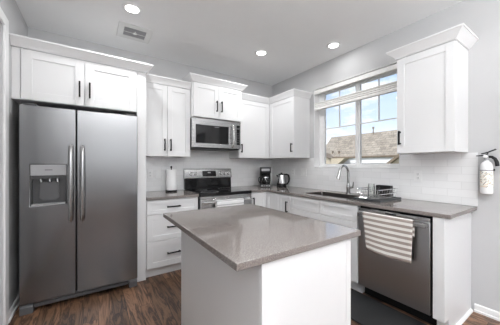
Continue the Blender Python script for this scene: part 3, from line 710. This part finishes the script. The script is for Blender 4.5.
for k in range(n + 1):
    y = r0y + (r1y - r0y) * k / n; m.tube([(r0x - .016, y, .100), (r0x, y, .012), (r1x, y, .012), (r1x + .016, y, .100)], .002, 6)
for k in range(1, 7):
    x = r0x + (r1x - r0x) * k / 7; m.tube([(x, r0y - .016, .100), (x, r0y, .012), (x, r1y, .012), (x, r1y + .016, .100)], .002, 6)
m.build('wires', M['chrome'], t)
for sx in (r0x + .02, r1x - .02):
    for sy in (r0y + .02, r1y - .02):
        m = MB(); m.tube([(sx, sy, .0003), (sx, sy, .012)], .004, 8); m.build('foot', M['plastic'], t)
zr = ZC + .0135 + .0145
m = MB(); cx0, cx1, cy0, cy1 = -.192, -.138, -2.175, -2.025
m.box(cx0, cx1, cy0, cy1, zr, zr + .004); m.cells([cx0, cx0 + .003, cx1 - .003, cx1], [cy0, cy0 + .003, cy1 - .003, cy1], lambda i, j: not (i == 1 and j == 1), 'z', zr + .004, zr + .112)
tag(m.build('cutlery_caddy', M['plastic'], None), 'black rectangular cutlery caddy standing inside the wire rack', 'caddy')
def tumbler(x, y, r0, r1, h, label):
    m = MB(); m.lathe([(0, h), (r0, h), (r0 + .001, h - .002), (r1, .0), (r1 - .002, 0), (r0 - .002, h - .008), (0, h - .008)], seg=28)
    o = m.build('drinking_glass', M['cglass']); o.location = (x, y, zr); tag(o, label, 'glass', 'clear glasses in the dish rack'); return o
tumbler(-.335, -2.055, .030, .036, .135, 'tall clear glass upside down in the wire rack, nearest the sink')
tumbler(-.245, -2.065, .030, .036, .100, 'shorter clear glass in the wire rack beside the black caddy')
# floor mat
m = MB(); m.box(-1.0, -.575, -2.68, -1.72, .001, .013)
tag(m.build('kitchen_mat', M['matm'], None, .004), 'black rubber mat on the floor in front of the dishwasher', 'mat')

# ------------------------------------------------------------------ wall and ceiling fittings
def plate(label, loc, rz, kind, w=.072, h=.116):
    t = thing('wall_outlet' if kind == 'outlet' else 'light_switch', label, 'outlet' if kind == 'outlet' else 'switch', loc, rz)
    m = MB(); m.box(-w / 2, w / 2, -.006, -.0005, -h / 2, h / 2); m.build('cover_plate', M['wplastic'], t, .002)
    if kind == 'outlet':
        for z in (-.02, .02):
            m = MB(); m.lathe([(0, .0025), (.015, .0025), (.0165, .001), (.0165, 0)], (0, -.006, z), 20, axis='y'); s = m.build('socket', M['wplastic'], t)
            m = MB()
            for x in (-.006, .006): m.box(x - .0015, x + .0015, -.0092, -.0083, z - .002, z + .007)
            m.tube([(0, -.0092, z - .008), (0, -.0083, z - .008)], .0025, 8); m.build('slot', M['plastic'], s)
    else:
        k = max(1, round(w / .06) - (1 if w > .1 else 0)) if w > .1 else 1
        for i in range(k):
            x = (i - (k - 1) / 2) * .046
            m = MB(); m.prism([(-.006, -.033), (-.011, -.033), (-.007, .033), (-.006, .033)], 'x', x - .0165, x + .0165); m.build('rocker', M['wplastic'], t, .001)
    return t
plate('white outlet on the tile below the cabinet right of window', (-.009, -2.358, 1.157), RW, 'outlet')
plate('white outlet on the tile just right of the kettle', (-.009, -.560, 1.155), RW, 'outlet')
plate('white switch plate on the tile just left of the window', (-.009, -.790, 1.155), RW, 'switch', .118)
plate('white outlet on the tile beside the tall fridge panel', (-2.125, -.009, 1.150), 0, 'outlet')
plate('white switch plate on the tile left of the paper towels', (-2.025, -.009, 1.150), 0, 'switch')

def can(x, y, label, lit=CAN_W):
    t = thing('ceiling_light', label, 'ceiling light', (x, y, H), 0, 'recessed ceiling lights')
    m = MB(); m.lathe([(.056, -.004), (.062, -.010), (.084, -.006), (.088, -.0005), (.056, -.0005), (.056, -.004)], seg=40); m.build('trim_ring', M['trim'], t)
    m = MB(); m.lathe([(0, -.0052), (.0555, -.0045), (.0555, -.001), (0, -.001)], seg=32); m.build('lens', M['lens'], t)
    d = bpy.data.lights.new('bulb', 'AREA'); d.shape = 'DISK'; d.size = .11; d.energy = lit; d.color = (.985, .995, 1)
    o = bpy.data.objects.new('bulb', d); COL.objects.link(o); o.parent = t; o.location = (0, 0, -.012)
    return t
can(-2.461, -.945, 'round recessed ceiling light beside the grey ceiling vent', 7.0)
can(-.929, -.914, 'round recessed ceiling light, farthest one, before the back corner', 7.0)
can(-.306, -1.567, 'round recessed ceiling light closest to the kitchen window')
for x, y, who in ((-2.35, -2.25, 'over the near side of the island'), (-2.35, -4.6, 'in the living area behind the camera, left'), (-.9, -4.6, 'in the living area behind the camera, right')):
    d = light('downlight', 'AREA', (x, y, H - .012), CAN_W, (0, 0, -1), (.985, .995, 1), shape='DISK', size=.11)
t = thing('ceiling_vent', 'white ceiling vent with grey slotted grille near the left light', 'vent', (-2.381, -.513, H))
m = MB(); m.cells([-.168, -.108, .108, .168], [-.160, -.092, .092, .160], lambda i, j: not (i == 1 and j == 1), 'z', -.012, -.0008); m.build('frame', M['ventwhite'], t, .005)
m = MB(); m.box(-.107, .107, -.091, .091, -.0022, -.001); m.build('backing', M['grille'], t)
m = MB()
for k in range(13):
    y = -.084 + k * .014; m.box(-.107, .107, y - .0022, y + .0022, -.010, -.0025)
m.build('louvers', M['lgrey'], t)
m = MB(); m.box(-.107, .107, -.005, .005, -.0125, -.0101); m.box(-.02, .02, -.017, .017, -.0145, -.0126); m.box(-.004, .004, -.05, -.017, -.0145, -.0126); m.build('damper_lever', M['ventwhite'], t, .001)

# window shade
t = thing('window_shade', 'white pleated shade lowered partway across the kitchen window', 'window shade', (0, 0, 0))
MUL = -1.627; ya, yb = WY0 + .008, WY1 - .008
m = MB(); m.box(-.012, .034, ya, yb, 2.322, 2.378); m.build('headrail', M['shade'], t, .003)
m = MB(); P = []
nf = 6
for k in range(nf + 1): P.append((-.010 if k % 2 == 0 else .000, 2.176 - k * .068 / nf))
for k in range(nf, -1, -1): P.append((.030 if k % 2 == 0 else .022, 2.176 - k * .068 / nf))
m.prism([(x, z) for x, z in P], 'y', ya + .003, yb - .003); m.build('pleated_stack', M['shade'], t)
m = MB(); m.box(-.013, .031, ya, yb, 2.177, 2.190); m.build('top_rail', M['shade'], t, .003)
m = MB(); m.box(-.013, .031, ya, yb, 2.084, 2.1075); m.build('bottom_rail', M['shade'], t, .003)
for y in (ya + .12, MUL, yb - .12):
    m = MB(); m.tube([(.009, y, 2.190), (.009, y, 2.323)], .0012, 6); m.build('cord', M['shade'], t)

# fire extinguisher on the right wall
t = thing('fire_extinguisher', 'white fire extinguisher with black lever hanging on the right wall', 'fire extinguisher', (-.052, -2.868, 1.032))
m = MB(); m.lathe([(0, .002), (.030, .0), (.037, .004), (.0395, .012), (.0395, .222), (.037, .240), (.028, .258), (.016, .268), (.014, .276), (0, .276)], seg=36); m.build('cylinder', M['wplastic'], t)
m = MB(); m.lathe([(.0398, .055), (.0402, .055), (.0402, .19), (.0398, .19)], seg=36, a0=PI * .55, a1=PI * 1.75)
m.build('label', M['label'], t, uv=lambda c: (math.atan2(c.y, -c.x) * .04, c.z))
m = MB(); m.lathe([(.0397, .192), (.0403, .192), (.0403, .197), (.0397, .197)], seg=36, a0=PI * .55, a1=PI * 1.75); m.build('label_border', M['plastic'], t)
m = MB(); m.tube([(0, 0, .2765), (0, 0, .318)], [.016, .013], 14); m.box(-.012, .012, -.014, .014, .296, .322); m.build('valve', M['lgrey'], t, .002)
m = MB(); m.lathe([(.014, 0), (.014, .008), (.011, .011), (0, .011)], (-.013, .004, .309), 18, axis='x'); m.build('gauge', M['wplastic'], t)
m = MB(); m.prism([(.066, .318), (.060, .311), (.005, .312), (-.012, .330), (-.010, .337), (.010, .324)], 'x', -.009, .009); m.build('carry_handle', M['plastic'], t, .002)
m = MB(); m.prism([(.034, .334), (.030, .327), (-.010, .338), (-.058, .362), (-.054, .371), (-.008, .348)], 'x', -.009, .009); m.build('lever', M['plastic'], t, .002)
m = MB(); m.tube([(0, -.012, .306), (-.002, -.032, .304), (-.003, -.050, .288), (-.003, -.060, .262), (-.003, -.064, .228)], [.010, .011, .012, .013, .014], 12); m.build('nozzle', M['plastic'], t)
m = MB(); m.box(.0405, .0515, -.018, .018, .05, .26); m.box(.0, .041, -.0430, -.0405, .19, .205); m.build('bracket', M['black'], t, .001)

# ------------------------------------------------------------------ outside: the house next door
m = MB(); m.box(.2, 60, -30, 45, -1.62, -1.5); struct(m.build('ground', M['lawn']))
t = thing('neighbor_house', 'white house with a tan shingle roof seen through the window', 'house', (0, 0, -1.499))
ZG = 1.499
hx, xr = 10.0, 11.5; ze = 1.77 + ZG; zt = 3.27 + ZG; y0, y1 = -9.4, 7.45
m = MB(); m.prism([(hx + .09, 0), (xr + 1.3, 0), (xr + 1.3, ze + .02), (xr, zt - .16), (hx + .09, ze - .02)], 'y', y0 + .3, y1 - .3); m.build('wall', M['siding'], t)
m = MB(); m.prism([(hx, ze), (xr, zt), (xr + 1.5, ze), (xr + 1.5, ze - .09), (xr, zt - .10), (hx, ze - .09)], 'y', y0, y1); m.build('roof', M['roof'], t)
m = MB(); m.box(hx - .03, hx - .001, y0, y1, ze - .055, ze + .02); m.build('fascia', M['soff'], t)
for u, (y, z) in enumerate(((6.45, .30), (5.95, .28))):
    xx = hx + z
    m = MB(); m.tube([(xx, y, ze + z - .05), (xx, y, ze + z + .13)], .06, 10); m.build('roof_vent', M['soff'], t)
m = MB(); m.tube([(xr - .1, 4.36, zt - .15), (xr - .1, 4.36, zt + .22)], .03, 10); m.tube([(xr - .1, 4.36, zt + .22), (xr - .1, 4.36, zt + .33)], .06, 10); m.build('flue_pipe', M['soff'], t)
# dark ledge roof under the white wall, small tan bay at the left, tan gable at the right
m = MB(); m.prism([(hx - .25, 1.33 + ZG), (hx + .34, 1.42 + ZG), (hx + .34, 1.30 + ZG), (hx - .25, 1.26 + ZG)], 'y', 2.9, 6.2); m.build('ledge_roof', M['dgrey'], t)
m = MB(); m.prism([(6.05, 1.69 + ZG), (5.08, 1.69 + ZG), (5.58, 1.33 + ZG), (5.58, 0), (6.05, 0)], 'x', 9.6, hx + .34); m.build('bay_wall', M['roofpale'], t)
m = MB(); m.prism([(6.06, 1.72 + ZG), (6.06, 1.64 + ZG), (6.7, 2.0 + ZG), (6.7, 2.08 + ZG)], 'x', 9.45, hx + .2); m.build('bay_roof', M['soff'], t)
m = MB(); m.prism([(6.07, 1.63 + ZG), (6.07, 0), (6.7, 0), (6.7, 1.98 + ZG)], 'x', 9.6, hx + .34); m.build('bay_side', M['roofpale'], t)
gx = 9.2
m = MB(); m.prism([(2.52, 1.22 + ZG), (1.0, 2.40 + ZG), (-.5, 1.22 + ZG), (-.5, 0), (2.52, 0)], 'x', gx + .2, hx + .34); m.build('gable_wall', M['roofpale'], t)
m = MB(); m.prism([(2.78, 1.16 + ZG), (1.0, 2.55 + ZG), (-.8, 1.16 + ZG), (-.8, 1.02 + ZG), (1.0, 2.41 + ZG), (2.78, 1.02 + ZG)], 'x', gx, hx + .5); m.build('gable_roof', M['soff'], t)
